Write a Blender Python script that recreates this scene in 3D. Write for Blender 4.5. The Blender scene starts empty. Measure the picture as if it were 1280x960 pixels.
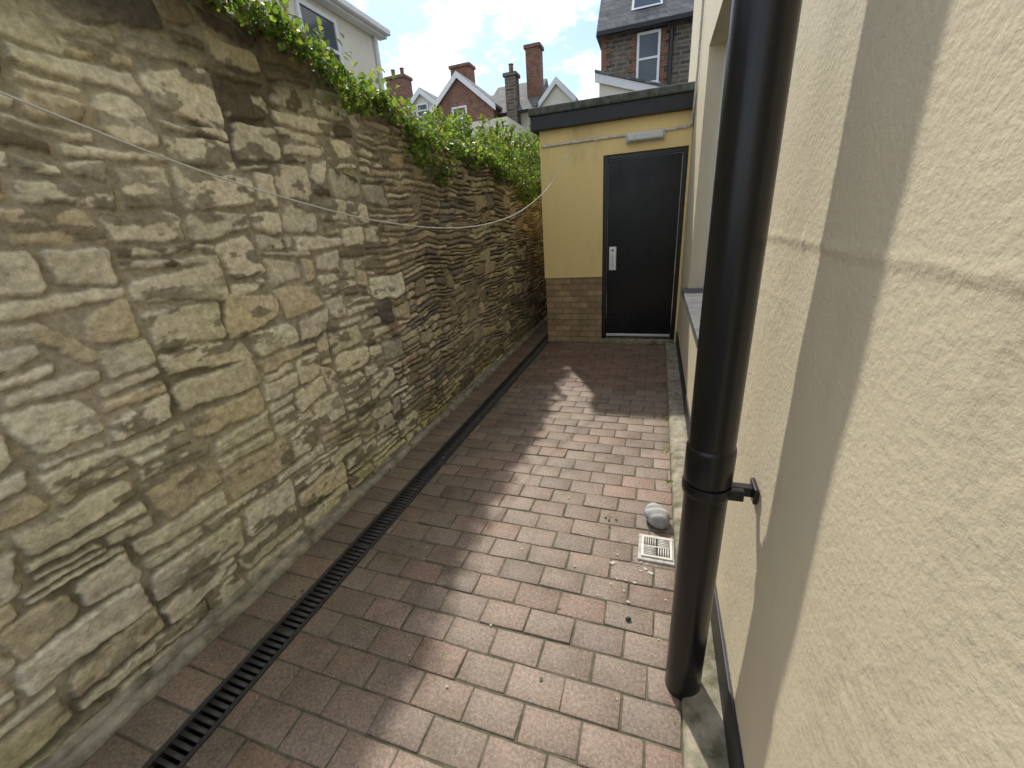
import bpy, math, random
import numpy as np
from mathutils import Matrix, Vector
random.seed(7); rng=np.random.default_rng(11)
scene=bpy.context.scene
# ------------------------------------------------------------------ helpers
def link(o,parent=None):
    scene.collection.objects.link(o)
    if parent is not None: o.parent=parent
    return o
def empty(name):
    e=bpy.data.objects.new(name,None); e.empty_display_size=.2
    return link(e)
def mesh_obj(name,verts,faces,mat=None,parent=None,smooth=False,col=None,colname="Col"):
    me=bpy.data.meshes.new(name)
    verts=np.asarray(verts,dtype=np.float32).reshape(-1,3)
    faces=np.asarray(faces,dtype=np.int32) if not isinstance(faces,list) else faces
    if isinstance(faces,list):
        me.from_pydata([tuple(map(float,v)) for v in verts],[],[tuple(f) for f in faces])
    else:
        n,k=faces.shape
        me.vertices.add(len(verts)); me.vertices.foreach_set("co",verts.ravel())
        me.loops.add(n*k); me.loops.foreach_set("vertex_index",faces.ravel())
        me.polygons.add(n); me.polygons.foreach_set("loop_start",np.arange(0,n*k,k,dtype=np.int32))
        me.polygons.foreach_set("loop_total",np.full(n,k,dtype=np.int32))
        me.update(calc_edges=True)
    if col is not None:
        a=me.color_attributes.new(colname,'FLOAT_COLOR','POINT')
        c=np.ones((len(verts),4),dtype=np.float32); c[:,:3]=col; a.data.foreach_set("color",c.ravel())
    if smooth: me.polygons.foreach_set("use_smooth",np.ones(len(me.polygons),dtype=bool))
    me.validate(); me.update()
    o=bpy.data.objects.new(name,me)
    if mat: me.materials.append(mat)
    return link(o,parent)
def box(name,x0,x1,y0,y1,z0,z1,mat,parent=None,bev=0.0,seg=2):
    v=[(x,y,z) for x in (x0,x1) for y in (y0,y1) for z in (z0,z1)]
    f=[(0,1,3,2),(4,6,7,5),(0,4,5,1),(2,3,7,6),(0,2,6,4),(1,5,7,3)]
    o=mesh_obj(name,v,f,mat,parent)
    if bev:
        m=o.modifiers.new("b",'BEVEL'); m.width=bev; m.segments=seg; m.limit_method='ANGLE'
    return o
def prism(name,poly,axis,a0,a1,mat,parent=None):
    n=len(poly); v=[]
    for a in (a0,a1):
        for p in poly: v.append((a,p[0],p[1]) if axis=='x' else (p[0],a,p[1]))
    f=[tuple(range(n)),tuple(range(2*n-1,n-1,-1))]+[(i,i+n,(i+1)%n+n,(i+1)%n) for i in range(n)]
    return mesh_obj(name,v,f,mat,parent)
def tube(name,pts,r,mat,parent=None,res=3):
    cu=bpy.data.curves.new(name,'CURVE'); cu.dimensions='3D'; cu.bevel_depth=r; cu.bevel_resolution=res; cu.use_fill_caps=True
    s=cu.splines.new('POLY'); s.points.add(len(pts)-1)
    for i,p in enumerate(pts): s.points[i].co=(*p,1)
    cu.materials.append(mat)
    tmp=bpy.data.objects.new(name+"_t",cu); scene.collection.objects.link(tmp)
    dg=bpy.context.evaluated_depsgraph_get(); me=bpy.data.meshes.new_from_object(tmp.evaluated_get(dg))
    bpy.data.objects.remove(tmp)
    me.name=name; me.polygons.foreach_set("use_smooth",np.ones(len(me.polygons),dtype=bool))
    o=bpy.data.objects.new(name,me)
    return link(o,parent)
def revolve(name,prof,cx,cy,mat,parent=None,n=40):
    v=[];f=[]
    for (r,z) in prof:
        for i in range(n):
            a=2*math.pi*i/n; v.append((cx+r*math.cos(a),cy+r*math.sin(a),z))
    for j in range(len(prof)-1):
        for i in range(n):
            k=(i+1)%n; f.append((j*n+i,j*n+k,(j+1)*n+k,(j+1)*n+i))
    o=mesh_obj(name,v,f,mat,parent,smooth=True)
    m=o.modifiers.new("e",'EDGE_SPLIT'); m.split_angle=math.radians(40)
    return o
_tabs={}
def vn(a,b,seed=0):
    if seed not in _tabs: _tabs[seed]=np.random.default_rng(seed+100).random((256,256))
    T=_tabs[seed]; ia=np.floor(a).astype(int); ib=np.floor(b).astype(int)
    fa=a-ia; fb=b-ib; fa=fa*fa*(3-2*fa); fb=fb*fb*(3-2*fb)
    i0=ia&255;i1=(ia+1)&255;j0=ib&255;j1=(ib+1)&255
    return (T[i0,j0]*(1-fa)+T[i1,j0]*fa)*(1-fb)+(T[i0,j1]*(1-fa)+T[i1,j1]*fa)*fb
def fbm(a,b,s,seed=0,o=4):
    r=0;w=1;t=0
    for i in range(o):
        r=r+w*vn(a/s*2**i+17*i,b/s*2**i+31*i,seed+i); t+=w; w*=.5
    return r/t
def sst(x,a,b):
    t=np.clip((x-a)/(b-a),0,1); return t*t*(3-2*t)
# ------------------------------------------------------------------ materials
def newmat(name):
    m=bpy.data.materials.new(name); m.use_nodes=True
    nt=m.node_tree; b=nt.nodes["Principled BSDF"]; return m,nt,b
def N(nt,t,**k):
    n=nt.nodes.new(t)
    for a,v in k.items(): setattr(n,a,v)
    return n
def noise(nt,scale,detail=4,rough=.55,coord=None,dist=0):
    n=N(nt,'ShaderNodeTexNoise'); n.inputs['Scale'].default_value=scale; n.inputs['Detail'].default_value=min(detail,3)
    n.inputs['Roughness'].default_value=rough; n.inputs['Distortion'].default_value=0
    if coord is not None: nt.links.new(coord,n.inputs['Vector'])
    return n
def ramp(nt,src,stops):
    r=N(nt,'ShaderNodeValToRGB'); nt.links.new(src,r.inputs['Fac'])
    el=r.color_ramp.elements
    while len(el)<len(stops): el.new(.5)
    for e,(p,c) in zip(el,stops):
        e.position=p; e.color=(*c,1) if len(c)==3 else c
    return r
def mixc(nt,fac,a,b,mode='MIX'):
    m=N(nt,'ShaderNodeMix',data_type='RGBA',blend_type=mode)
    for s,v in ((0,fac),(6,a),(7,b)):
        if hasattr(v,'links'): nt.links.new(v,m.inputs[s])
        elif isinstance(v,(int,float)): m.inputs[s].default_value=v
        else: m.inputs[s].default_value=(*v,1)
    return m.outputs[2]
def coordo(nt): return N(nt,'ShaderNodeTexCoord').outputs['Object']
def bump(nt,b,h,strength,dist,prev=None):
    n=N(nt,'ShaderNodeBump'); n.inputs['Strength'].default_value=strength; n.inputs['Distance'].default_value=dist
    nt.links.new(h,n.inputs['Height'])
    if prev: nt.links.new(prev.outputs[0],n.inputs['Normal'])
    nt.links.new(n.outputs[0],b.inputs['Normal']); return n
def simple(name,c,rough=.6,var=.25,scale=8,bs=.2,bd=.003,bscale=60,metal=0,c2=None,spec=.5):
    m,nt,b=newmat(name); co=coordo(nt)
    n=noise(nt,scale,3,.6,co)
    c2=c2 or tuple(x*(1-var*1.6) for x in c); c1=tuple(min(1,x*(1+var*.6)) for x in c)
    r=ramp(nt,n.outputs[0],[(.3,c2),(.7,c1)])
    nt.links.new(r.outputs[0],b.inputs['Base Color']); b.inputs['Roughness'].default_value=rough
    b.inputs['Metallic'].default_value=metal; b.inputs['Specular IOR Level'].default_value=spec
    if bs: bump(nt,b,noise(nt,bscale,2,.6,co).outputs[0],bs,bd)
    return m
def attrmat(name,rough,fine=60,fvar=.35,bs=.5,bd=.004,bscale=80,spec=.4,speck=None):
    m,nt,b=newmat(name); co=coordo(nt)
    a=N(nt,'ShaderNodeVertexColor',layer_name="Col")
    n=noise(nt,fine,3,.7,co); r=ramp(nt,n.outputs[0],[(.3,(1-fvar,)*3),(.72,(1+fvar*.35,)*3)])
    c=mixc(nt,1.0,a.outputs[0],r.outputs[0],'MULTIPLY')
    if speck:
        n2=noise(nt,3.2,3,.7,co); r2=ramp(nt,n2.outputs[0],[(.32,(.68,.68,.63)),(.5,(.96,.96,.94)),(.68,(1.12,1.10,1.07))])
        c=mixc(nt,1.0,c,r2.outputs[0],'MULTIPLY')
        v=N(nt,'ShaderNodeTexVoronoi'); v.inputs['Scale'].default_value=speck; nt.links.new(co,v.inputs['Vector'])
        r3=ramp(nt,v.outputs['Distance'],[(.10,(.4,.4,.4)),(.22,(0,0,0))])
        c=mixc(nt,r3.outputs[0],c,(.6,.57,.52))
    nt.links.new(c,b.inputs['Base Color']); b.inputs['Roughness'].default_value=rough
    b.inputs['Specular IOR Level'].default_value=spec
    bump(nt,b,noise(nt,bscale,3,.7,co).outputs[0],bs,bd)
    return m
M_stone=attrmat("rubble_stone",.85,34,.38,.75,.006,75,.2)
M_paver=attrmat("block_paver",.6,90,.5,.5,.002,230,.45,speck=130)
M_black=simple("black_plastic",(.008,.008,.009),.3,.2,6,.0)
M_blackiron=simple("drain_plastic",(.022,.022,.023),.5,.35,20,.3,.002,120,c2=(.05,.047,.042))
M_conc=simple("mossy_concrete",(.32,.285,.22),.85,.4,14,.6,.006,60,c2=(.11,.105,.06))
M_sand=simple("joint_sand",(.13,.115,.085),.95,.5,14,.6,.003,120,c2=(.05,.06,.028))
M_tarmac=simple("tarmac",(.06,.06,.058),.9,.3,6,.4,.003,80)
M_white=simple("white_upvc",(.8,.81,.82),.35,.05,4,0)
M_whitep=simple("weathered_white_plastic",(.65,.63,.57),.45,.2,25,0)
M_diff=simple("light_diffuser",(.6,.61,.59),.3,.15,40,0)
M_felt=simple("roof_felt",(.10,.11,.10),.85,.4,15,.5,.004,150,c2=(.035,.045,.03))
M_fascia=simple("black_fascia",(.015,.017,.02),.5,.3,8,0)
M_steel=simple("brushed_steel",(.75,.75,.75),.38,.08,60,0,metal=.85)
M_rope=simple("washing_line",(.62,.61,.55),.7,.1,30,0)
M_sill=simple("grey_sill",(.12,.125,.13),.6,.3,9,0)
M_twig=simple("bark",(.17,.13,.085),.9,.3,30,0)
M_cement=simple("cement_splash",(.5,.48,.44),.85,.2,40,.4)
def glassmat():
    m,nt,b=newmat("window_glass"); b.inputs['Base Color'].default_value=(.07,.09,.11,1); b.inputs['Roughness'].default_value=.08
    b.inputs['Specular IOR Level'].default_value=.5; return m
M_glass=glassmat()
def door_mat():
    m,nt,b=newmat("black_door_paint"); co=coordo(nt)
    n=noise(nt,3,3,.65,co)
    r=ramp(nt,n.outputs[0],[(.3,(.004,.004,.005)),(.75,(.009,.009,.010))]); nt.links.new(r.outputs[0],b.inputs['Base Color'])
    r2=ramp(nt,noise(nt,4,3,.7,co).outputs[0],[(.3,(.2,)*3),(.75,(.32,)*3)]); nt.links.new(r2.outputs[0],b.inputs['Roughness'])
    b.inputs['Specular IOR Level'].default_value=.3
    return m
M_door=door_mat()
def render_mat(name,c,dirt,coarse=1.0,rough=.6,stretch=(3,3,1.2),fine=75):
    m,nt,b=newmat(name); co=coordo(nt)
    mp=N(nt,'ShaderNodeMapping'); mp.inputs['Scale'].default_value=stretch; nt.links.new(co,mp.inputs[0])
    st=noise(nt,1.0,3,.7,mp.outputs[0]); rs=ramp(nt,st.outputs[0],[(.3,c),(.55,tuple(x*.96 for x in c)),(.85,tuple(x*(1-dirt) for x in c))])
    nt.links.new(rs.outputs[0],b.inputs['Base Color']); b.inputs['Roughness'].default_value=rough
    if coarse: bump(nt,b,noise(nt,fine,3,.6,co).outputs[0],.55*coarse,.0035)
    return m
M_cream=render_mat("cream_render",(.745,.66,.47),.22)
M_yellow=render_mat("yellow_render",(.87,.67,.29),.35,.35)
M_house=render_mat("house_render",(.74,.71,.60),.2,.0)
def brickmat(name,c1,c2,mortar,bw=.215,rh=.075,off=.5,ms=.01,bs=.6):
    m,nt,b=newmat(name); co=coordo(nt)
    sp=N(nt,'ShaderNodeSeparateXYZ'); nt.links.new(co,sp.inputs[0])
    ad=N(nt,'ShaderNodeMath',operation='ADD'); nt.links.new(sp.outputs[0],ad.inputs[0]); nt.links.new(sp.outputs[1],ad.inputs[1])
    cb=N(nt,'ShaderNodeCombineXYZ'); nt.links.new(ad.outputs[0],cb.inputs[0]); nt.links.new(sp.outputs[2],cb.inputs[1])
    t=N(nt,'ShaderNodeTexBrick'); nt.links.new(cb.outputs[0],t.inputs[0])
    t.inputs['Scale'].default_value=1; t.inputs['Brick Width'].default_value=bw; t.inputs['Row Height'].default_value=rh
    t.inputs['Mortar Size'].default_value=ms; t.offset=off
    t.inputs['Color1'].default_value=(*c1,1); t.inputs['Color2'].default_value=(*c2,1); t.inputs['Mortar'].default_value=(*mortar,1)
    r=ramp(nt,noise(nt,5,3,.7,co).outputs[0],[(.3,(.6,.62,.52)),(.7,(1.1,1.08,1.05))])
    c=mixc(nt,1,t.outputs[0],r.outputs[0],'MULTIPLY'); nt.links.new(c,b.inputs['Base Color']); b.inputs['Roughness'].default_value=.85
    if bs:
        inv=N(nt,'ShaderNodeMath',operation='SUBTRACT'); inv.inputs[0].default_value=1; nt.links.new(t.outputs['Fac'],inv.inputs[1])
        bump(nt,b,inv.outputs[0],bs,.008)
    return m
M_buff=brickmat("buff_brick",(.50,.35,.19),(.36,.24,.135),(.26,.22,.155),ms=.008,bs=.7)
M_red=brickmat("red_brick",(.32,.13,.085),(.21,.085,.06),(.24,.21,.18),bs=0)
M_rubble=brickmat("dark_stonework",(.19,.155,.13),(.08,.07,.065),(.24,.215,.18),.38,.12,.37,ms=.02,bs=0)
M_slate=brickmat("slate_roof",(.20,.21,.23),(.13,.135,.15),(.06,.06,.065),.3,.16,ms=.006,bs=0)
def leafmat(name):
    m=bpy.data.materials.new(name); m.use_nodes=True; nt=m.node_tree; b=nt.nodes["Principled BSDF"]; out=nt.nodes["Material Output"]
    a=N(nt,'ShaderNodeVertexColor',layer_name="Col"); nt.links.new(a.outputs[0],b.inputs['Base Color'])
    b.inputs['Roughness'].default_value=.42; b.inputs['Specular IOR Level'].default_value=.45
    t=N(nt,'ShaderNodeBsdfTranslucent'); c=mixc(nt,1,a.outputs[0],(2.5,2.7,1.1),'MULTIPLY'); nt.links.new(c,t.inputs[0])
    ms=N(nt,'ShaderNodeMixShader'); ms.inputs[0].default_value=.5
    nt.links.new(b.outputs[0],ms.inputs[1]); nt.links.new(t.outputs[0],ms.inputs[2]); nt.links.new(ms.outputs[0],out.inputs[0]); return m
M_leaf=leafmat("ivy_leaves")
# ------------------------------------------------------------------ ground
mesh_obj("ground",[(-200,-200,-.07),(200,-200,-.07),(200,200,-.07),(-200,200,-.07)],[(0,1,2,3)],M_tarmac)
PX0,PX1=-1.31,.155; KX=-1.635
def pavers():
    V=[];F=[];C=[]
    pal=[(.285,.205,.16),(.27,.20,.155),(.29,.215,.17),(.265,.205,.165),(.285,.195,.15),(.275,.21,.165),(.295,.225,.18),(.25,.195,.155)]
    def block(x0,x1,y0,y1):
        g=random.uniform(.0016,.003); b=.005
        dz=random.gauss(0,.0015); tx=random.gauss(0,.005); ty=random.gauss(0,.007); rz=random.gauss(0,.008)
        cx,cy=(x0+x1)/2,(y0+y1)/2
        base=len(V)
        jit=[(random.gauss(0,.0014),random.gauss(0,.0014)) for _ in range(4)]
        for (ins,z) in ((0,-.03),(0,-b),(b*.35,-b*.3),(b,0)):
            for q,(x,y) in enumerate(((x0+g+ins,y0+g+ins),(x1-g-ins,y0+g+ins),(x1-g-ins,y1-g-ins),(x0+g+ins,y1-g-ins))):
                X=x-cx+jit[q][0];Y=y-cy+jit[q][1]
                V.append((cx+X-rz*Y,cy+Y+rz*X,z+dz+tx*X+ty*Y))
        for k in range(3):
            for i in range(4):
                j=(i+1)%4; F.append((base+k*4+i,base+k*4+j,base+k*4+4+j,base+k*4+4+i))
        F.append((base+12,base+13,base+14,base+15))
        c=np.array(random.choice(pal))*random.uniform(.88,1.12)
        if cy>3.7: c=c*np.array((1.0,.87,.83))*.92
        if cx<-1.0: c=c*np.array((.90,.91,.85))  # pavers along the stone wall: its shade painted into their colour
        side_col=c*.5  # half tone for the lower rings down the block sides
        for k in range(4):
            C.extend([tuple(side_col if k<2 else (c*.85 if k==2 else c))]*4)
    W,H=.190,.118
    y=-.7;r=0
    while y<9:
        off=(0 if r%2 else W/2)+random.gauss(0,.009)
        x=PX1-off if off>.02 else PX1
        if off>.02: block(PX1-off,PX1,y,y+H)
        while x>PX0+.005:
            xn=x-W*random.uniform(.98,1.02)
            if xn<PX0+.03: xn=PX0
            block(xn,x,y,y+H); x=xn
        block(KX,-1.435,y,y+H)
        y+=H; r+=1
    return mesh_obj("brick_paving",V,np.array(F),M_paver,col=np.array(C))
pv=pavers()
mesh_obj("joint_sand",[(PX0,-1,-.004),(.16,-1,-.004),(.16,9,-.004),(PX0,9,-.004),(KX-.02,-1,-.004),(-1.435,-1,-.004),(-1.435,9,-.004),(KX-.02,9,-.004)],[(0,1,2,3),(4,5,6,7)],M_sand,parent=pv)
# drainage channel
dr=empty("drainage_channel")
box("channel_bed",-1.43,-1.315,-.7,8.8,-.068,-.05,M_black,dr)
box("rail_left",-1.434,-1.418,-.7,8.8,-.05,.001,M_blackiron,dr,.001)
box("rail_right",-1.327,-1.311,-.7,8.8,-.05,.001,M_blackiron,dr,.001)
V=[];F=[]
def addbox(x0,x1,y0,y1,z0,z1):
    b=len(V)
    V.extend([(x,y,z) for x in (x0,x1) for y in (y0,y1) for z in (z0,z1)])
    F.extend([tuple(b+i for i in q) for q in ((0,1,3,2),(4,6,7,5),(0,4,5,1),(2,3,7,6),(0,2,6,4),(1,5,7,3))])
y=-.7;k=0
while y<8.7:
    w=.03 if k%19==0 else .013
    addbox(-1.4185,-1.3265,y,y+w,-.022,-.001); y+=w+.0125; k+=1
mesh_obj("grate_bars",V,np.array(F),M_blackiron,dr)
def strip(name,prof,y0,y1,step,amp,mat,seed):
    ys=np.arange(y0,y1,step); V=[];n=len(prof)
    for y in ys:
        for i,(x,z) in enumerate(prof):
            d=(vn(np.array([y/.15]),np.array([i*3.3]),seed)[0]-.5)*amp+(vn(np.array([y/.03]),np.array([i*3.3]),seed+1)[0]-.5)*amp*.4
            V.append((x+(d if 0<i<n-1 else 0),y,z+d*(.6 if 0<i<n else 0)))
    F=[]
    for a in range(len(ys)-1):
        for i in range(n-1): F.append((a*n+i,a*n+i+1,(a+1)*n+i+1,(a+1)*n+i))
    return mesh_obj(name,V,np.array(F),mat,smooth=True)
strip("concrete_kerb",[(KX,-.03),(KX-.002,.012),(KX-.010,.024),(KX-.03,.030),(KX-.05,.030),(KX-.058,.022),(KX-.075,.035),(KX-.14,.055)],-.7,9,.015,.014,M_conc,3)
strip("concrete_kerb.001",[(.30,.03),(.22,.028),(.172,.024),(.158,.014),(.156,-.03)],-.7,5.2,.02,.006,M_conc,9)
# ------------------------------------------------------------------ stone wall
def ztop(y): return np.interp(y,[-1,0,1.5,2.3,3.1,6.5,9.5],[2.5,2.47,2.42,2.3,2.16,1.98,1.95])
def stone_wall():
    ys=np.concatenate([np.arange(-.7,2.6,.0058),np.arange(2.6,5.2,.010),np.arange(5.2,9.3,.02)])
    nz=390; t=np.linspace(0,1,nz)
    zt=ztop(ys)+(vn(ys/.13,ys*0,50)-.5)*.09+(vn(ys/.04,ys*0,51)-.5)*.03
    Y=np.repeat(ys[:,None],nz,1); Z=zt[:,None]*t[None,:]
    wy=.06*(fbm(Y,Z,.3,1,2)-.5)+.026*(fbm(Y,Z,.08,5,3)-.5)+.012*(fbm(Y,Z,.02,8,2)-.5)
    wz=.10*(fbm(Y,Z,.5,11,2)-.5)+.026*(fbm(Y,Z,.10,15,3)-.5)+.010*(fbm(Y,Z,.02,18,2)-.5)
    Yw=Y+wy; Zw=Z+wz
    cs=.02; y0=-.9; nc=int((9.6-y0)/cs); hh=np.zeros(nc)
    stones=[]
    while True:
        i=int(np.argmin(hh)); h=hh[i]
        if h>2.6: break
        j=i
        while j<nc and abs(hh[j]-h)<.001: j+=1
        w=(j-i)*cs; yc=y0+i*cs
        near=float(1-sst(yc,1.7,2.6))
        big=random.random()<(.50*near+.05)
        if big: sw=random.uniform(.13,.40); sh=random.uniform(.09,.175)
        else:
            sw=random.uniform(.12,.42); sh=random.uniform(.038,.072)
            if near<.5: sh=random.uniform(.026,.060); sw=random.uniform(.09,.34)
        if w-sw<.08: sw=w if w<.46 else w*random.uniform(.4,.6)
        n=max(1,int(round(sw/cs))); n=min(n,j-i)
        L=hh[i-1] if i>0 else 9; R=hh[j] if j<nc else 9
        if n*cs<.1:
            tgt=min(L,R)-h
            if tgt<.2: sh=max(.024,tgt)
        for nb in (L,hh[i+n] if i+n<nc else 9):
            if abs(h+sh-nb)<.024 and nb>h+.015: sh=nb-h
        stones.append((yc,yc+n*cs,h,h+sh))
        hh[i:i+n]=h+sh
    sd=np.full(Y.shape,1.0); col=np.zeros(Y.shape+(3,)); prot=np.zeros(Y.shape); pal=np.zeros(Y.shape); rr=np.zeros(Y.shape)
    for (a,b,c,d) in stones:
        if a>9.4: continue
        i0=np.searchsorted(ys,a-.08); i1=np.searchsorted(ys,b+.08)
        if i1<=i0: continue
        ztm=zt[i0:i1].min(); k0=max(0,int((c-.09)/zt[i0:i1].max()*(nz-1))); k1=min(nz,int((d+.09)/ztm*(nz-1))+1)
        if k1<=k0: continue
        yy=Yw[i0:i1,k0:k1]; zz=Zw[i0:i1,k0:k1]
        cy,cz=(a+b)/2,(c+d)/2; g=random.uniform(.003,.009)
        near=float(1-sst(np.array(cy),1.8,3.0))
        if near>.4: g=random.uniform(.006,.0145)
        hw=(b-a)/2-g; hz=max(.009,(d-c)/2-g*.8)
        tl=random.gauss(0,.05)*min(1,.1/(hw)); sk=random.gauss(0,.2)
        u=yy-cy; v=zz-cz; v2=v-tl*u; u2=u-sk*v
        tp=random.gauss(0,.2); hz2=hz*(1+np.clip(tp,-.4,.35)*np.clip(u2/max(hw,.01),-1,1))
        rad=min(hw,hz)*random.uniform(.2,.65)
        qx=np.abs(u2)-hw+rad; qz=np.abs(v2)-hz2+rad
        s=np.hypot(np.maximum(qx,0),np.maximum(qz,0))+np.minimum(np.maximum(qx,qz),0)-rad
        isbig=hz>.036
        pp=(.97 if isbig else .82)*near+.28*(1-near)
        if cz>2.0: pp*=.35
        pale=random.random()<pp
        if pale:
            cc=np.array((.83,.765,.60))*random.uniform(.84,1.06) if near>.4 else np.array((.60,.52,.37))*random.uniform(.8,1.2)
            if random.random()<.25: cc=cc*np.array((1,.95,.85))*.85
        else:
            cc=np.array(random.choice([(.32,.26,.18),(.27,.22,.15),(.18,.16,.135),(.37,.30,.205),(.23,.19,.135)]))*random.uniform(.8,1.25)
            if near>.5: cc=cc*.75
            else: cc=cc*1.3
        P=random.uniform(.003,.012)+.006*(1-near)
        t1,t2=random.gauss(0,.04),random.gauss(0,.08)
        m=s<sd[i0:i1,k0:k1]
        sd[i0:i1,k0:k1]=np.where(m,s,sd[i0:i1,k0:k1])
        prot[i0:i1,k0:k1]=np.where(m,P+t1*u*.4+t2*v*.5,prot[i0:i1,k0:k1])
        pal[i0:i1,k0:k1]=np.where(m,1.0 if pale else 0.,pal[i0:i1,k0:k1])
        rr[i0:i1,k0:k1]=np.where(m,random.random(),rr[i0:i1,k0:k1])
        for q in range(3):
            col[i0:i1,k0:k1,q]=np.where(m,cc[q],col[i0:i1,k0:k1,q])
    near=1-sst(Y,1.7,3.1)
    mk=sst(-sd,-.002,.003)
    body=np.clip(sst(-sd,-.003,.008),0,1)
    ledge=fbm(Y*.35,Z,.03,70,3)
    rough=(fbm(Y,Z,.05,60,4)-.5)*.013+(ledge-.5)*(.012-.006*near)
    hgt=body*(prot+.004+rough)
    deepm=sst(fbm(Y,Z,.5,80,3),.46,.62)
    hgt=hgt-(1-mk)*(.002+deepm*.007+.008*(1-near))+(fbm(Y,Z,.04,90,3)-.5)*.007*(1-mk)
    hgt+= (fbm(Y,Z,.9,95,2)-.5)*.05
    p1=fbm(Y,Z,.16,120,5)+.12*(rr-.5); p2=fbm(Y*.5,Z,.05,130,5)
    wash=np.array((.82,.76,.61)); dark=np.array((.17,.145,.105))
    c=col.copy()
    wm=(sst(p1,.50,.55)*near*(1-pal)*.9*sst(2.25-Z,0,.2))[...,None]; c=c*(1-wm)+wash*.95*wm
    dm=(sst(p2,.55,.60)*pal*.8*(.25+.75*sst(fbm(Y,Z,.4,135,2),.42,.58)))[...,None]; c=c*(1-dm)+dark*1.3*dm
    em=(sst(fbm(Y,Z,.1,140,4),.42,.56)*(1-sst(-sd,.0,.007))*.65*mk)[...,None]; c=c*(1-em)+dark*em
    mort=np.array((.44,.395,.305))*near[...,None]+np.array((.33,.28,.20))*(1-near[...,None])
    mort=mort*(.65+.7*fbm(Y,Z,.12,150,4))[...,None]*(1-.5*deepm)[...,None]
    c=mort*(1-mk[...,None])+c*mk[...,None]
    g=(sst(fbm(Y,Z,.6,160,4),.48,.65)*.3+sst(.3-Z,0,.3)*.4)[...,None]
    c=c*(1-g)+c*np.array((.84,.87,.56))*g
    c=c*(.86+.30*fbm(Y,Z,.5,170,3))[...,None]
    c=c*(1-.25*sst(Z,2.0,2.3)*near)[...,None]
    X=-1.725+hgt
    back=np.stack([np.full(len(ys),-2.2),ys,zt-.02],1)
    back2=np.stack([np.full(len(ys),-2.2),ys,np.zeros(len(ys))],1)
    V=np.stack([X,Y,Z],2).reshape(-1,3)
    n=len(ys); idx=np.arange(n*nz).reshape(n,nz)
    F=np.stack([idx[:-1,:-1],idx[1:,:-1],idx[1:,1:],idx[:-1,1:]],2).reshape(-1,4)
    b0=n*nz; top=idx[:,-1]; bi=b0+np.arange(n); b2=bi+n
    F2=np.stack([top[:-1],top[1:],bi[1:],bi[:-1]],1); F3=np.stack([bi[:-1],bi[1:],b2[1:],b2[:-1]],1)
    V=np.vstack([V,back,back2]); F=np.vstack([F,F2,F3])
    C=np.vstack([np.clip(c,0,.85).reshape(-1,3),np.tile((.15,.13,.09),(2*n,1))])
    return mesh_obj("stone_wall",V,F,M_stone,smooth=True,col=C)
stone_wall()
# ------------------------------------------------------------------ foliage
def leaves(name,P,S,C,up=.4,parent=None,droop=0.3):
    n=len(P)
    base=np.array([(0,0,0),(.36,.28,.07),(.25,.68,.06),(0,1,-.05),(-.25,.68,.06),(-.36,.28,.07)])
    d=rng.normal(size=(n,3)); d[:,2]-=droop; d/=np.linalg.norm(d,axis=1)[:,None]
    nn=rng.normal(size=(n,3)); nn[:,2]+=up*2; nn[:,0]+=.5; s=np.cross(d,nn); s/=np.linalg.norm(s,axis=1)[:,None]+1e-6; u=np.cross(s,d)
    V=P[:,None,:]+S[:,None,None]*(base[None,:,0:1]*s[:,None,:]*1.15+base[None,:,1:2]*d[:,None,:]+base[None,:,2:3]*u[:,None,:])
    b=np.arange(n)*6
    F=np.concatenate([np.stack([b,b+1,b+2,b+3],1),np.stack([b,b+3,b+4,b+5],1)])
    return mesh_obj(name,V.reshape(-1,3),F,M_leaf,parent,col=np.repeat(C,6,0))
def leafcols(n,dark=.3):
    a=np.array([(.085,.135,.03),(.11,.165,.035),(.06,.10,.026),(.15,.19,.055),(.075,.12,.04),(.17,.17,.07)])
    return a[rng.integers(0,len(a),n)]*rng.uniform(.7,1.25,(n,1))
P=[];S=[]
def clump(cx,cy,cz,r,n,s,flat=1.0):
    q=rng.normal(size=(n,3))*r*np.array((1,1.2,.8*flat))+np.array((cx,cy,cz)); P.append(q); S.append(rng.uniform(.6,1.25,n)*s)
A=lambda y:np.interp(y,[.9,1.5,2.3,3.0,3.6,4.2,5.2,6.5,8.5],[.04,.08,.10,.14,.22,.40,.58,.66,.5])
O=lambda y:np.interp(y,[.9,1.5,2.3,3.0,3.8,5,6.5,8.5],[.05,.12,.24,.26,.22,.16,.2,.2])
for i in range(620):
    y=1.15+7.6*random.random(); zt_=float(ztop(y)); g=.35+1.1*float(vn(np.array([y/.35]),np.array([0.]),200)[0])
    clump(random.uniform(-2.6,-1.72),y,zt_+random.random()**1.1*A(y)*g,.06,34,.042)
for i in range(250):
    y=1.2+6.8*random.random(); zt_=float(ztop(y)); g=max(0,2.2*float(vn(np.array([y/.22]),np.array([0.]),210)[0])-.35)
    q=random.random(); clump(-1.68+.05*random.random(),y,zt_-q*O(y)*g+.03,.038,24,.036)
for i in range(8):
    y=random.uniform(.5,1.3); clump(random.uniform(-1.95,-1.72),y,float(ztop(y))+.02,.03,8,.03)
stems=[]
for i in range(150):
    y=1.6+6*random.random(); z0=float(ztop(y))+A(y)*.75; L=random.uniform(.08,.26)*(1.25 if y>4.2 else .6); dx,dy=random.gauss(0,.35),random.gauss(0,.35)
    x=random.uniform(-2.2,-1.72); pts=[(x+dx*L*t_,y+dy*L*t_,z0-.1+L*t_*(1.4-.5*t_)) for t_ in (0,.35,.7,1)]
    stems.append(pts)
    for t_ in np.linspace(.2,1,9):
        clump(x+dx*L*t_,y+dy*L*t_,z0-.1+L*t_*(1.4-.5*t_),.014,3,.034)
P=np.vstack(P);S=np.concatenate(S)
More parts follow.
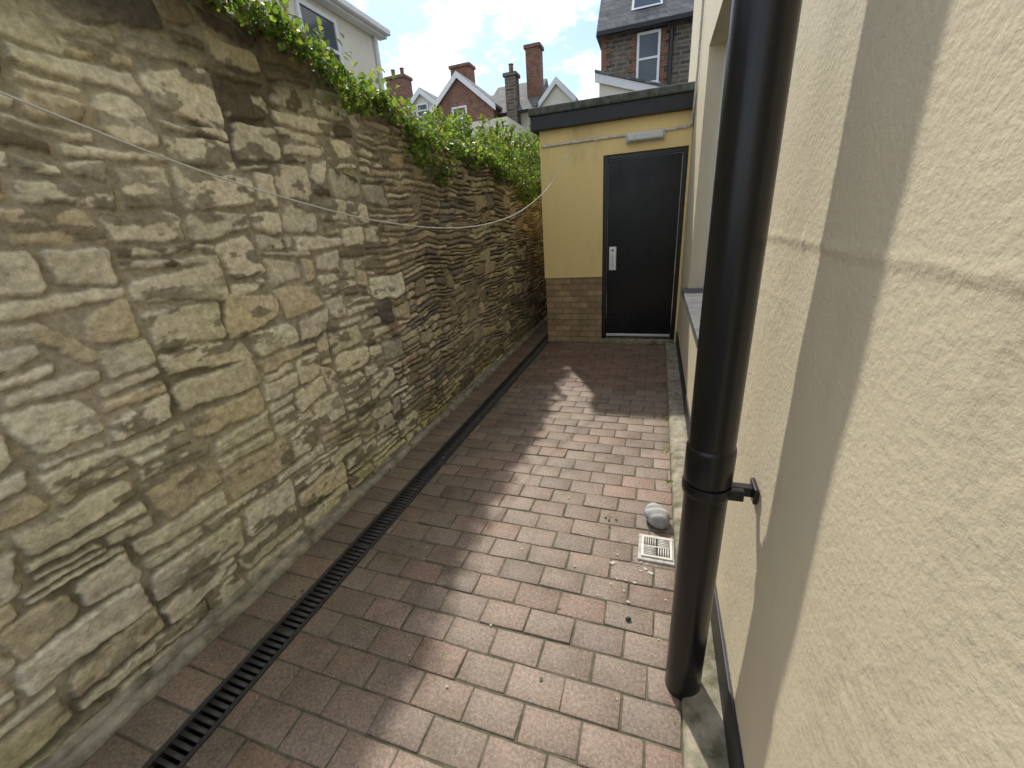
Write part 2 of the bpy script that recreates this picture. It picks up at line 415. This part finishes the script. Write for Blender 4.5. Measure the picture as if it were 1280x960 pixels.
ivy=leaves("ivy_foliage",P,S,leafcols(len(P)))
def stemmesh(name,lines,r,mat,parent):
    cu=bpy.data.curves.new(name,'CURVE'); cu.dimensions='3D'; cu.bevel_depth=r; cu.bevel_resolution=1
    for pts in lines:
        s=cu.splines.new('POLY'); s.points.add(len(pts)-1)
        for i,p in enumerate(pts): s.points[i].co=(*p,1); s.points[i].radius=1-.6*i/len(pts)
    cu.materials.append(mat); o=bpy.data.objects.new(name,cu); tmp=link(o)
    dg=bpy.context.evaluated_depsgraph_get(); me=bpy.data.meshes.new_from_object(tmp.evaluated_get(dg)); bpy.data.objects.remove(tmp)
    return link(bpy.data.objects.new(name,me),parent)
stemmesh("stems",stems,.003,M_twig,ivy)
tw=[]
for i in range(80):
    y=random.uniform(.2,3.6); z=float(ztop(y)); x=-1.715; pts=[(x,y,z+.02)]
    dy=random.gauss(.5,.7); dz=random.uniform(-.6,.3)
    for k in range(1,7):
        pts.append((x+.02*k*random.random(),y+dy*k*.045+random.gauss(0,.008),z+.03+dz*k*.05+random.gauss(0,.01)))
    tw.append(pts)
stemmesh("dead_bramble_stems",tw,.0030,M_twig,ivy)
# weeds & fallen leaves
P=[];S=[]
for (x,y,n) in [(.13,3.1,16),(.12,2.6,12),(-.16,1.83,8),(.13,3.8,12),(-1.44,1.0,5),(.14,2.2,8),(-1.45,2.4,5),(-1.64,3.4,10),(-1.64,1.9,6),(.13,4.4,14)]:
    q=rng.normal(size=(n,3))*np.array((.015,.03,.004))+np.array((x,y,.010)); q[:,2]=np.abs(q[:,2]); P.append(q); S.append(rng.uniform(.5,1.2,n)*.018)
leaves("weeds",np.vstack(P),np.concatenate(S),leafcols(sum(len(a) for a in P)),up=.6,droop=-.4)
n=60; P=np.stack([rng.uniform(-1.5,.15,n),rng.uniform(.9,4.8,n),np.full(n,.006)],1)
d=leafcols(n); k=rng.random(n)<.75; d[k]=np.array((.42,.36,.22))*rng.uniform(.6,1.2,(k.sum(),1))
fl=leaves("fallen_leaves",P,rng.uniform(.008,.018,n),d,up=3,droop=0)
for v in fl.data.vertices: v.co.z=.004+abs(v.co.z-.006)*.35
# ------------------------------------------------------------------ right hand building
rb=empty("rendered_building"); WX=.28
ys=np.arange(-.7,2.106,.0065); zs=np.arange(0.0,2.5,.0065)
Y,Z=np.meshgrid(ys,zs,indexing='ij')
patch=sst(fbm(Y,Z,.45,305,3),.42,.62)
h=(fbm(Y,Z,.35,300,3)-.5)*.006+(fbm(Y,Z,.03,310,3)-.5)*.0018*(.4+.9*patch)+(vn(Y/.008,Z/.008,315)-.5)*.0012*patch
zj=1.425+.010*(fbm(Y,Z*0,.2,320,3)-.5)
h+=.0013*np.exp(-((Z-zj)/.007)**2)*(.2+1.3*fbm(Y,Z,.12,330,2))-.0016*sst(zj-Z,0,.02)
h+=.003*np.exp(-((Y-1.02)/.012)**2-((Z-zj)/.02)**2)
edge=np.minimum(1,np.minimum(ys[-1]-Y,.05)/.05); h*=edge
n,m_=Y.shape; idx=np.arange(n*m_).reshape(n,m_)
F=np.stack([idx[:-1,:-1],idx[:-1,1:],idx[1:,1:],idx[1:,:-1]],2).reshape(-1,4)
mesh_obj("textured_wall_face",np.stack([WX-h,Y,Z],2).reshape(-1,3),F,M_cream,rb,smooth=True)
box("wall_near_core",WX+.012,.6,-1.0,2.1,0,2.49,M_cream,rb)
box("wall_near_upper",WX,.6,-1.0,2.1,2.495,6.2,M_cream,rb)
WY0,WY1,WZ0,WZ1=2.35,4.0,.86,2.62
box("wall_a",WX,.6,2.1,WY0,0,6.2,M_cream,rb)
box("wall_b",WX,.6,WY1,7.3,0,6.2,M_cream,rb)
box("wall_under_window",WX,.6,WY0,WY1,0,WZ0,M_cream,rb)
box("wall_over_window",WX,.6,WY0,WY1,WZ1,6.2,M_cream,rb)
box("window_sill",WX-.05,WX+.13,WY0-.04,WY1+.04,WZ0-.055,WZ0+.003,M_sill,rb,.004)
box("window_glass",WX+.15,WX+.16,WY0,WY1,WZ0,WZ1,M_glass,rb)
for a,b,c,d in ((WY0,WY1,WZ0+.003,WZ0+.06),(WY0,WY1,WZ1-.06,WZ1),(WY0,WY0+.06,WZ0+.06,WZ1-.06),(WY1-.06,WY1,WZ0+.06,WZ1-.06),((WY0+WY1)/2-.03,(WY0+WY1)/2+.03,WZ0+.06,WZ1-.06)):
    box("window_frame",WX+.11,WX+.15,a,b,c,d,M_white,rb,.003)
box("black_plinth",WX-.009,WX+.03,-.9,5.19,.025,.17,M_fascia,rb,.003)
# ------------------------------------------------------------------ drainpipe
dp=empty("drainpipe"); px,py=.16,1.035
R=.055
revolve("pipe_lower",[(R,-.01),(R,.86)],px,py,M_black,dp)
revolve("pipe_socket",[(R,.83),(R+.004,.83),(R+.005,.84),(R+.005,.925),(R+.003,.932),(R+.001,.935)],px,py,M_black,dp)
revolve("pipe_upper",[(R+.001,.93),(R+.001,6.0)],px,py,M_black,dp)
revolve("bracket_ring",[(R,.792),(R+.006,.792),(R+.007,.795),(R+.007,.82),(R+.006,.823),(R,.823)],px,py,M_black,dp)
box("bracket_arm",px+R,WX-.012,py-.012,py+.012,.794,.821,M_black,dp,.002)
box("bracket_plate",WX-.013,WX-.002,py-.03,py+.03,.785,.83,M_black,dp,.003)
box("bracket_lug",px+R-.01,px+R+.03,py-.035,py-.015,.792,.823,M_black,dp,.003)
# ------------------------------------------------------------------ outbuilding
ob=empty("outbuilding"); D=5.2
box("brick_base_left",-1.325,-.62,D,D+.2,0,.83,M_buff,ob)
box("render_left",-1.335,-.62,D-.012,D+.2,.832,2.45,M_yellow,ob)
box("brick_side",-1.325,-1.12,D+.2,8.4,0,.83,M_buff,ob)
box("render_side",-1.335,-1.12,D+.2,8.4,.832,2.45,M_yellow,ob)
box("render_over_door",-.62,.275,D-.012,D+.2,2.135,2.45,M_yellow,ob)
box("render_right",.252,.277,D-.01,D+.2,0,2.135,M_yellow,ob)
box("threshold",-.62,.252,D-.03,D+.2,0,.05,M_conc,ob,.004)
box("fascia",-1.41,.276,D-.10,8.5,2.45,2.585,M_fascia,ob,.004)
box("roof_felt_edge",-1.43,.277,D-.125,8.5,2.587,2.665,M_felt,ob,.015)
fd=empty("door"); fd.parent=ob
box("frame_left",-.618,-.572,D+.02,D+.11,.052,2.133,M_black,fd,.004)
box("frame_right",.205,.250,D+.02,D+.11,.052,2.133,M_black,fd,.004)
box("frame_head",-.572,.205,D+.02,D+.11,2.088,2.133,M_black,fd,.004)
box("door_leaf",-.567,.200,D+.045,D+.09,.075,2.083,M_door,fd,.003)
box("weather_bar",-.567,.200,D+.025,D+.045,.085,.115,M_steel,fd,.004)
box("handle_plate",-.545,-.462,D+.037,D+.045,.90,1.17,M_steel,fd,.003)
box("handle_grip",-.52,-.50,D+.005,D+.02,.93,1.09,M_steel,fd,.004)
box("handle_stub",-.52,-.50,D+.02,D+.038,1.06,1.085,M_steel,fd,.002)
box("lock_cylinder",-.515,-.495,D+.022,D+.038,1.12,1.14,M_blackiron,fd,.003)
bl=empty("bulkhead_light")
box("base",-.385,.015,D-.045,D-.012,2.215,2.315,M_whitep,bl,.012,3)
box("diffuser",-.37,0.0,D-.095,D-.043,2.225,2.305,M_diff,bl,.02,4)
cd=empty("cable_conduit")
tube("run_left",[(-1.31,D-.022,2.295),(-.95,D-.022,2.30),(-.385,D-.022,2.30)],.013,M_whitep,cd)
tube("run_right",[(.015,D-.022,2.30),(.16,D-.022,2.305),(.24,D-.022,2.31),(.26,D-.05,2.33),(.262,D-.06,2.42)],.014,M_whitep,cd)
tube("run_wall",[(.262,D-.13,2.40),(.262,4.9,2.72),(.262,4.9,4.0)],.011,M_whitep,cd)
for x in (-1.1,-.7,.1,.2): box("clip",x-.012,x+.012,D-.034,D-.011,2.285,2.316,M_whitep,cd,.003)
# ------------------------------------------------------------------ washing line
kp=[(.30,2.13),(.79,1.907),(1.215,1.754),(1.915,1.584),(2.66,1.502),(3.3,1.53),(3.93,1.642),(4.5,1.86),(5.17,2.29)]
ky=np.array([a for a,b in kp]); kz=np.array([b for a,b in kp])
co=np.polyfit(ky,kz,4); yy=np.linspace(.3,5.17,70); zz=np.polyval(co,yy)
pts=[(-1.65+.1573*(y-.7)+.004*math.sin(y*9),y,z) for y,z in zip(yy,zz)]
wl=tube("washing_line",pts,.0036,M_rope)
tube("wall_hook",[(-1.74,.30,2.14),(-1.70,.30,2.13),(-1.70,.30,2.16)],.004,M_steel,wl)
tube("line_end_hook",[(pts[-1][0],5.19,2.30),(pts[-1][0],5.165,2.285)],.004,M_steel,wl)
# ------------------------------------------------------------------ gully grate
gg=empty("gully_drain_grate"); gx,gy=.075,1.655
box("surround",gx-.085,gx+.078,gy-.09,gy+.085,-.01,.008,M_cement,gg,.004)
box("recess_shade_slab",gx-.062,gx+.062,gy-.062,gy+.062,.004,.0095,M_black,gg)  # flat black slab stands in for the shade under the bars
for a,b,c,d in ((-.07,.07,-.07,-.058),(-.07,.07,.058,.07),(-.07,-.058,-.058,.058),(.058,.07,-.058,.058)):
    box("rim",gx+a,gx+b,gy+c,gy+d,.008,.015,M_whitep,gg,.0015)
V=[];F=[]
for sx in (-1,1):
    for sy in (-1,1):
        for k in range(5):
            c=.008+k*.0105
            if (sx*sy)>0: addbox(gx+min(sx*.004,sx*.057),gx+max(sx*.004,sx*.057),gy+sy*c-.0026,gy+sy*c+.0026,.009,.0145)
            else: addbox(gx+sx*c-.0026,gx+sx*c+.0026,gy+min(sy*.004,sy*.057),gy+max(sy*.004,sy*.057),.009,.0145)
addbox(gx-.058,gx+.058,gy-.003,gy+.003,.009,.0147)
mesh_obj("grate_bars",V,np.array(F),M_whitep,gg)
def pebble(name,c,r,mat,ang):
    V=[];F=[];n=32;m=20; ca,sa=math.cos(ang),math.sin(ang)
    for j in range(m+1):
        th=math.pi*j/m
        for i in range(n):
            ph=2*math.pi*i/n; d=Vector((math.sin(th)*math.cos(ph),math.sin(th)*math.sin(ph),math.cos(th)))
            taper=1-.25*d.y; lump=1+.05*math.sin(4*d.x+1)+.05*math.sin(3*d.y+4*d.z)
            x=r[0]*d.x*taper*lump; y=r[1]*d.y*lump; z=r[2]*d.z*(1-.25*d.y)*lump
            V.append((c[0]+ca*x-sa*y,c[1]+sa*x+ca*y,c[2]+z))
    for j in range(m):
        for i in range(n):
            k=(i+1)%n; F.append((j*n+i,(j+1)*n+i,(j+1)*n+k,j*n+k))
    return mesh_obj(name,V,np.array(F),mat,smooth=True)
def pebmat():
    m,nt,b=newmat("banded_pebble"); co=coordo(nt)
    w=N(nt,'ShaderNodeTexWave'); w.inputs['Scale'].default_value=6; w.inputs['Distortion'].default_value=3; w.bands_direction='Y'; nt.links.new(co,w.inputs[0])
    r=ramp(nt,w.outputs[0],[(.0,(.27,.275,.28)),(.8,(.34,.34,.34)),(.93,(.48,.48,.46))])
    f=ramp(nt,noise(nt,45,3,.7,co).outputs[0],[(.3,(.75,)*3),(.7,(1.12,)*3)])
    nt.links.new(mixc(nt,1,r.outputs[0],f.outputs[0],'MULTIPLY'),b.inputs['Base Color']); b.inputs['Roughness'].default_value=.85
    b.inputs['Specular IOR Level'].default_value=.25; return m
pebble("grey_pebble",(.07,1.865,.042),(.062,.088,.042),pebmat(),.35)
pebble("small_stone",(-.03,1.235,.009),(.012,.009,.008),M_tarmac,.3)
V=[];F=[]
for i in range(120):
    big=i<12
    x=random.gauss(.03,.06) if i<34 else random.uniform(-1.1,.1); y=random.gauss(1.5,.10) if i<34 else random.uniform(.8,3.8)
    r=random.uniform(.006,.018) if big else random.uniform(.002,.006); b=len(V); k=9
    for j in range(k):
        a=2*math.pi*j/k; q=r*random.uniform(.4,1.3); V.append((min(x+q*math.cos(a),.15),y+q*math.sin(a)*.7,.0055))
    F.append(tuple(range(b,b+k)))
mesh_obj("mortar_splashes",V,F,M_cement,pv)
# ------------------------------------------------------------------ houses
def window(pre,x0,x1,z0,z1,y,parent,axis='y',split=None):
    t=.07
    def bb(n,a,b,c,d,o0,o1,m):
        if axis=='y': box(n,a,b,y-o1,y-o0,c,d,m,parent)
        else: box(n,y+o0,y+o1,a,b,c,d,m,parent)
    bb(pre+"_glass",x0+t,x1-t,z0+t,z1-t,.002,.02,M_glass)
    bb(pre+"_frame_b",x0,x1,z0,z0+t,.0,.05,M_white); bb(pre+"_frame_t",x0,x1,z1-t,z1,.0,.05,M_white)
    bb(pre+"_frame_l",x0,x0+t,z0+t,z1-t,.0,.05,M_white); bb(pre+"_frame_r",x1-t,x1,z0+t,z1-t,.0,.05,M_white)
    zm=z0+(z1-z0)*(split or .5); bb(pre+"_rail",x0+t,x1-t,zm-t*.4,zm+t*.4,.004,.045,M_white)
ch=empty("cream_house")
box("walls",-11,-6,3.0,9.55,0,5.52,M_house,ch)
prism("roof",[(-11.2,5.5),(-5.8,5.5),(-5.8,5.58),(-8.5,7.6),(-11.2,5.58)],'y',2.9,9.6,M_slate,ch)
box("soffit",-5.99,-5.80,2.95,9.66,5.42,5.50,M_white,ch)
box("gutter",-5.80,-5.70,2.95,9.68,5.46,5.57,M_white,ch,.02)
box("corner_downpipe",-5.98,-5.92,9.40,9.47,0,5.42,M_white,ch)
window("window",7.2,8.2,4.22,5.30,-6.0,ch,'x',.5)
box("window_sill",-6,-5.9,7.13,8.27,4.13,4.215,M_white,ch)
th=empty("terraced_houses")
def gable_y(n,x0,x1,zb,za,y,dep,wall,barge=True):
    xm=(x0+x1)/2
    prism(n+"_gable",[(x0,0),(x1,0),(x1,zb),(xm,za),(x0,zb)],'y',y,y+dep,wall,th)
    for s,xa in ((-1,x0),(1,x1)):
        e=.15
        prism(n+"_roof",[(xm,za+.04),(xm,za+.16),(xa+s*e,zb+.16-e*.6),(xa+s*e,zb+.04-e*.6)],'y',y-.12,y+dep,M_slate,th)
        if barge: prism(n+"_barge",[(xm,za-.10),(xm,za+.14),(xa+s*e,zb+.14-e*.6),(xa+s*e,zb-.10-e*.6)],'y',y-.16,y-.125,M_white,th)
def chimney(n,x0,x1,y,z0,z1,mat,pots=2,d=.7):
    box(n,x0,x1,y,y+d,z0,z1,mat,th); box(n+"_cap",x0-.06,x1+.06,y-.06,y+d+.06,z1-.14,z1-.02,mat,th)
    for k in range(pots):
        cx=x0+(x1-x0)*(k+.5)/pots; revolve(n+"_pot",[(.10,z1),(.09,z1+.28),(.11,z1+.3),(.11,z1+.33)],cx,y+d/2,M_red,th,12)
prism("slate_range",[(20,6.1),(26,6.1),(23,7.6)],'x',-13.5,-5.6,M_slate,th)
box("range_wall",-13.5,-5.6,20.2,25.8,0,6.1,M_house,th)
gable_y("dormer",-11.2,-10.0,6.9,7.4,19.9,2,M_house); window("dormer_window",-10.9,-10.3,6.4,6.95,19.9,th)
gable_y("brick_gable",-9.9,-6.9,6.2,7.5,19.2,3,M_red); window("attic_window",-8.8,-8.1,5.5,6.4,19.2,th)
chimney("chimney_a",-13.0,-12.0,21,6,8.6,M_red)
chimney("chimney_b",-10.2,-9.2,22.5,7,9.0,M_red,0)
chimney("chimney_dark",-6.45,-5.98,19.6,5,7.4,M_rubble,1,.5)
chimney("chimney_tall",-5.75,-5.15,20.5,5,8.5,M_red,0,.6)
prism("slate_house_roof",[(19.6,6.0),(24,6.0),(22,7.6)],'x',-7.6,-5.2,M_slate,th)
gable_y("white_gable",-5.1,-3.7,6.2,6.95,20.3,3,M_house)
box("white_extension",-6.2,-4.6,14,17,0,4.6,M_house,th)
box("red_range",-4.2,-1.5,22,26,0,5.6,M_red,th)
for i in range(7): box("garden_railing",-9.4+i*.35,-9.36+i*.35,17,17.04,3.5,5.3,M_white,th)
box("garden_rail",-9.5,-7.2,17.05,17.09,5.2,5.26,M_white,th); box("garden_rail",-9.5,-7.2,17.05,17.09,4.6,4.66,M_white,th)
bh=empty("brick_house")
box("walls",-2.0,4,16,22,0,6.75,M_rubble,bh)
prism("roof",[(15.75,6.7),(22.2,6.7),(19,10.4)],'x',-2.15,4.1,M_slate,bh)
box("gutter",-2.1,4.1,15.62,15.75,6.66,6.77,M_fascia,bh)
window("window",-.93,-.25,5.28,6.62,15.97,bh)
for i in range(9):
    w=.24 if i%2 else .14
    box("quoin",-.935-w,-.935,15.965,16.0,5.2+i*.16,5.355+i*.16,M_red,bh); box("quoin",-.245,-.245+w,15.965,16.0,5.2+i*.16,5.355+i*.16,M_red,bh)
for i in range(24):
    w=.28 if i%2 else .16
    box("corner_quoin",-2.01,-2.01+w,15.96,16.0,3+i*.155,3.15+i*.155,M_red,bh)
box("window_sill",-1.0,-.2,15.9,15.97,5.19,5.275,M_white,bh)
def on_roof(y): return 6.7+(y-15.75)*(3.7/3.25)
ra,rbb=16.25,16.85
mesh_obj("rooflight_frame",[(-1.15,ra,on_roof(ra)+.05),(-.25,ra,on_roof(ra)+.05),(-.25,rbb,on_roof(rbb)+.05),(-1.15,rbb,on_roof(rbb)+.05)],[(0,1,2,3)],M_white,bh)
mesh_obj("rooflight_glass",[(-1.08,ra+.05,on_roof(ra+.05)+.06),(-.32,ra+.05,on_roof(ra+.05)+.06),(-.32,rbb-.05,on_roof(rbb-.05)+.06),(-1.08,rbb-.05,on_roof(rbb-.05)+.06)],[(0,1,2,3)],M_glass,bh)
tube("soil_pipe",[(.05,15.9,3),(.05,15.9,6.6)],.06,M_black,bh)
lt=empty("lean_to_extension")
prism("gable_wall",[(-1.55,0),(.6,0),(.6,3.9),(-1.55,4.62)],'y',12,15.8,M_house,lt)
prism("verge_board",[(-1.65,4.56),(-1.65,4.74),(.7,3.96),(.7,3.78)],'y',11.93,11.985,M_white,lt)
prism("roof",[(-1.65,4.75),(-1.65,4.80),(.7,4.02),(.7,3.97)],'y',11.9,15.8,M_slate,lt)
# ------------------------------------------------------------------ sky and sun
sx,sy_,sz=-.376,.752,1.0
el=math.atan2(sz,math.hypot(sx,sy_)); rot=math.atan2(sx,sy_)
w=bpy.data.worlds.new("World"); scene.world=w; w.use_nodes=True; nt=w.node_tree; bg=nt.nodes["Background"]
sky=N(nt,'ShaderNodeTexSky',sky_type='NISHITA'); sky.sun_disc=False; sky.sun_elevation=el; sky.sun_rotation=rot%(2*math.pi)
tc=N(nt,'ShaderNodeTexCoord'); sp=N(nt,'ShaderNodeSeparateXYZ'); nt.links.new(tc.outputs['Generated'],sp.inputs[0])
ad=N(nt,'ShaderNodeMath',operation='ADD'); nt.links.new(sp.outputs[2],ad.inputs[0]); ad.inputs[1].default_value=.35
dv=N(nt,'ShaderNodeVectorMath',operation='DIVIDE'); cb=N(nt,'ShaderNodeCombineXYZ')
for i in range(3): nt.links.new(ad.outputs[0],cb.inputs[i])
nt.links.new(tc.outputs['Generated'],dv.inputs[0]); nt.links.new(cb.outputs[0],dv.inputs[1])
mp=N(nt,'ShaderNodeMapping'); mp.inputs['Location'].default_value=(.4,.15,0); nt.links.new(dv.outputs[0],mp.inputs[0])
cn=noise(nt,3.4,3,.6,mp.outputs[0]); cn.inputs['Detail'].default_value=5
cr=ramp(nt,cn.outputs[0],[(.44,(0,0,0)),(.56,(1,1,1))])
cr2=ramp(nt,cn.outputs[0],[(.48,(10.5,10.4,10.2)),(.60,(8.6,8.7,8.8)),(.72,(5.6,5.9,6.5))])
skb=mixc(nt,1,sky.outputs[0],(1.0,1.1,1.2),'MULTIPLY')
c=mixc(nt,cr.outputs[0],skb,cr2.outputs[0]); nt.links.new(c,bg.inputs[0]); bg.inputs[1].default_value=.15
sun=bpy.data.lights.new("sun",'SUN'); sun.energy=4.0; sun.angle=math.radians(1.2); sun.color=(1,.94,.84)
so=link(bpy.data.objects.new("sun",sun)); so.rotation_euler=Vector((sx,sy_,sz)).to_track_quat('Z','Y').to_euler()
# ------------------------------------------------------------------ camera
f,pitch,yaw,roll,Hc=512.415,.37,.348,-.073,1.497
cy,sy=math.cos(yaw),math.sin(yaw); cp,spn=math.cos(pitch),math.sin(pitch)
Fv=Vector((-sy*cp,cy*cp,-spn)); Rv=Vector((cy,sy,0)); Uv=Rv.cross(Fv)
R2=Rv*math.cos(roll)+Uv*math.sin(roll); U2=-Rv*math.sin(roll)+Uv*math.cos(roll)
cam=bpy.data.cameras.new("camera"); cam.sensor_width=36; cam.lens=f/1280*36; cam.clip_start=.02; cam.clip_end=600
o=link(bpy.data.objects.new("camera",cam))
o.matrix_world=Matrix(((R2.x,U2.x,-Fv.x,0),(R2.y,U2.y,-Fv.y,0),(R2.z,U2.z,-Fv.z,Hc),(0,0,0,1)))
scene.camera=o
scene.view_settings.view_transform='Standard'; scene.view_settings.look='None'; scene.view_settings.exposure=0
